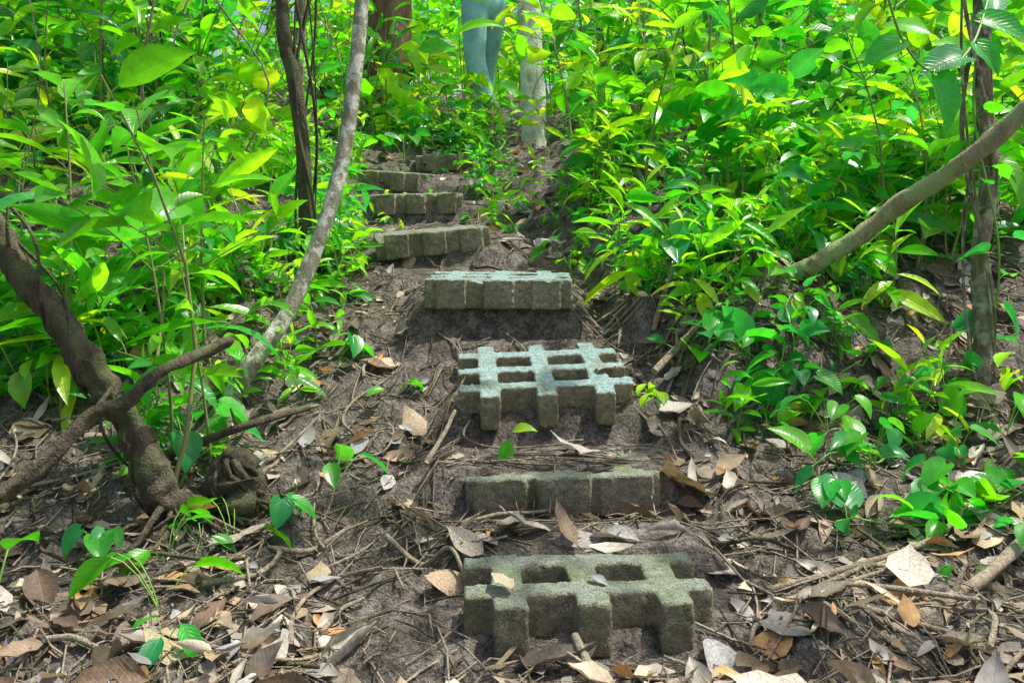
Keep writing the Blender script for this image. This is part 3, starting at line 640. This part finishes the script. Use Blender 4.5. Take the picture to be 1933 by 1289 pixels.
keep&=~((yy<1.91)&(yy>1.6)&(np.abs(xx-.15)<.26)); keep&=~((yy<2.30)&(yy>2.2)&(np.abs(xx-.12)<.26)&(R.random(N)<.9)); keep&=~((yy<3.3)&(yy>2.25)&(xx>-.5)&(xx<.45)&(R.random(N)<.5))
keep&=(vn(xx*4,yy*4,31)>.24)
xx=xx[keep];yy=yy[keep];N=len(xx)
zz=G(xx,yy)+.003+R.random(N)*.010; e=.03
nx=(G(xx-e,yy)-G(xx+e,yy))/(2*e); ny=(G(xx,yy-e)-G(xx,yy+e))/(2*e)
nn=np.stack([nx,ny,np.ones(N)],-1)+R.normal(size=(N,3))*.14
dd=R.normal(size=(N,3)); nu=nn/np.linalg.norm(nn,axis=1,keepdims=True); dd-=(dd*nu).sum(1,keepdims=True)*nu
mb=MB(); ks=R.random(N)<.6; near=yy<3.2
for kd,mk,hi in (('broad',ks&near,True),('lance',~ks&near,True),('broad',ks&~near,False),('lance',~ks&~near,False)):
    n_=mk.sum(); leaf_grid(mb,kd,np.stack([xx,yy,zz],-1)[mk],dd[mk],nn[mk],.010+.11*R.random(n_)**2.0,R.choice([.15,.4,.8,1.8,-.4],n_),R.uniform(-.9,.9,n_),cols(n_,DEADP,.45),0,hi,wav=.036,W=R.uniform(.6,1.3,n_),jag=.22)
for k in range(3200):
    y=1.35+R.random()**1.3*3.2; x=R.uniform(-.6,.6)*y
    if on_paver(x,y) is not None: continue
    a=R.random()*6.28; l=R.uniform(.02,.18); c,s_=math.cos(a),math.sin(a); b_=R.normal()*.25
    P=[[x+c*l*t-s_*b_*l*(t*t),y+s_*l*t+c*b_*l*t*t,0] for t in (-.5,0,.5)]
    for p in P: p[2]=float(G(p[0],p[1]))+.006+R.random()*.012
    tube(mb,P,R.uniform(.0008,.003),4,mat=1+(k%3==0))
add('leaf_litter',mb.mesh('leaf_litter',[M_dead,M_wood,M_barkdark]),'carpet of dry brown and grey fallen leaves','leaf litter',kind='stuff')

# ------------------------------------------------------------------ person
def skin(name,V,E,rad,mat,parent=None,sub=2):
    me=bpy.data.meshes.new(name); me.from_pydata(V,E,[]); o=bpy.data.objects.new(name,me); link(o)
    sk=o.modifiers.new('s','SKIN'); sk.use_smooth_shade=True; sb=o.modifiers.new('u','SUBSURF'); sb.levels=sub; sb.render_levels=sub
    for i,r in enumerate(rad): me.skin_vertices[0].data[i].radius=(r,r) if np.isscalar(r) else r
    me.skin_vertices[0].data[0].use_root=True
    dg=bpy.context.evaluated_depsgraph_get(); dg.update()
    m2=bpy.data.meshes.new_from_object(o.evaluated_get(dg)); bpy.data.objects.remove(o)
    m2.materials.clear(); m2.materials.append(mat)
    for p in m2.polygons: p.use_smooth=True
    ob=add(name,m2,parent=parent); return ob
M_skin=simple('skin',(.35,.19,.12),.5,80,.08); M_jean=simple('denim',(.30,.55,.98),.8,7,.8); M_shirt=simple('blue_cloth',(.10,.22,.42),.8,60,.2); M_hair=simple('hair',(.02,.015,.01),.6); M_shoe=simple('shoe',(.12,.12,.12),.6)
V=[(0,0,.98),(0,0,1.15),(0,0,1.35),(0,.01,1.48),(0,.02,1.56),(0,.03,1.66),(0,.01,1.76)]; E=[(0,1),(1,2),(2,3),(3,4),(4,5),(5,6)]
rd=[(.14,.10),(.13,.09),(.15,.10),(.055,.055),(.06,.065),(.078,.09),(.05,.06)]
def addc(base,pts,r):
    prev=base
    for p,q in zip(pts,r): V.append(p); rd.append(q); E.append((prev,len(V)-1)); prev=len(V)-1
    return prev
V.append((0,.125,1.645)); rd.append(.014); E.append((5,len(V)-1))
for s in (-1,1):
    addc(0,[(s*.09,0,.92),(s*.10,.05+.07*s,.50),(s*.10+.05,.02+.16*s,.09),(s*.10+.05,.12+.16*s,.04)],[.085,.055,.038,.03])
    hnd=addc(2,[(s*.19,0,1.42),(s*.25,.02,1.16),(s*.17,.2,1.28),(s*.14,.22,1.33)],[.055,.04,.026,.028])
    for f in range(4):
        fx=s*(.125+.018*f); l=[.032,.04,.037,.028][f]
        addc(hnd,[(fx,.225,1.36),(fx-s*.005,.235-.01,1.36+l),(fx-s*.01,.20,1.355+l)],[.009,.008,.007])
    addc(hnd,[(s*.10,.20,1.35),(s*.09,.19,1.375)],[.010,.008])
body=skin('person',V,E,rd,M_skin)
px,py=-.20,6.6
body["label"]="person in blue jeans and shirt walking up the trail"; body["category"]="person"
V=[(0,0,.98),(0,0,1.05)];E=[(0,1)];rd=[(.155,.12),(.145,.11)]
for s in (-1,1): addc(0,[(s*.09,0,.88),(s*.10,.05+.07*s,.50),(s*.10+.045,.02+.155*s,.16)],[.105,.078,.062])
skin('trousers',V,E,rd,M_jean,body)
V=[(0,0,1.02),(0,0,1.2),(0,0,1.38),(0,0,1.44)];E=[(0,1),(1,2),(2,3)];rd=[(.155,.115),(.145,.105),(.165,.115),(.08,.07)]
for s in (-1,1): addc(2,[(s*.19,0,1.42),(s*.235,.01,1.24)],[.07,.056])
skin('shirt',V,E,rd,M_shirt,body)
V=[(0,.0,1.70),(0,-.01,1.77)];E=[(0,1)];rd=[(.088,.085),(.07,.075)]
skin('hair',V,E,rd,M_hair,body)
for s in (-1,1):
    V=[(s*.10+.05,.0+.16*s,.05),(s*.10+.05,.1+.16*s,.04),(s*.10+.05,.2+.16*s,.03)];E=[(0,1),(1,2)];rd=[(.045,.05),(.045,.04),(.035,.025)]
    skin('shoe',V,E,rd,M_shoe,body)
body.location=(px,py,float(G(px,py))); body.rotation_euler=(0,0,.7)
for x,y,s,v in [(-.42,6.35,.9,2),(-.25,6.2,.85,7),(-.12,6.3,.75,8),(-.35,6.25,.8,0)]: plant('sap',v,x,y,s)
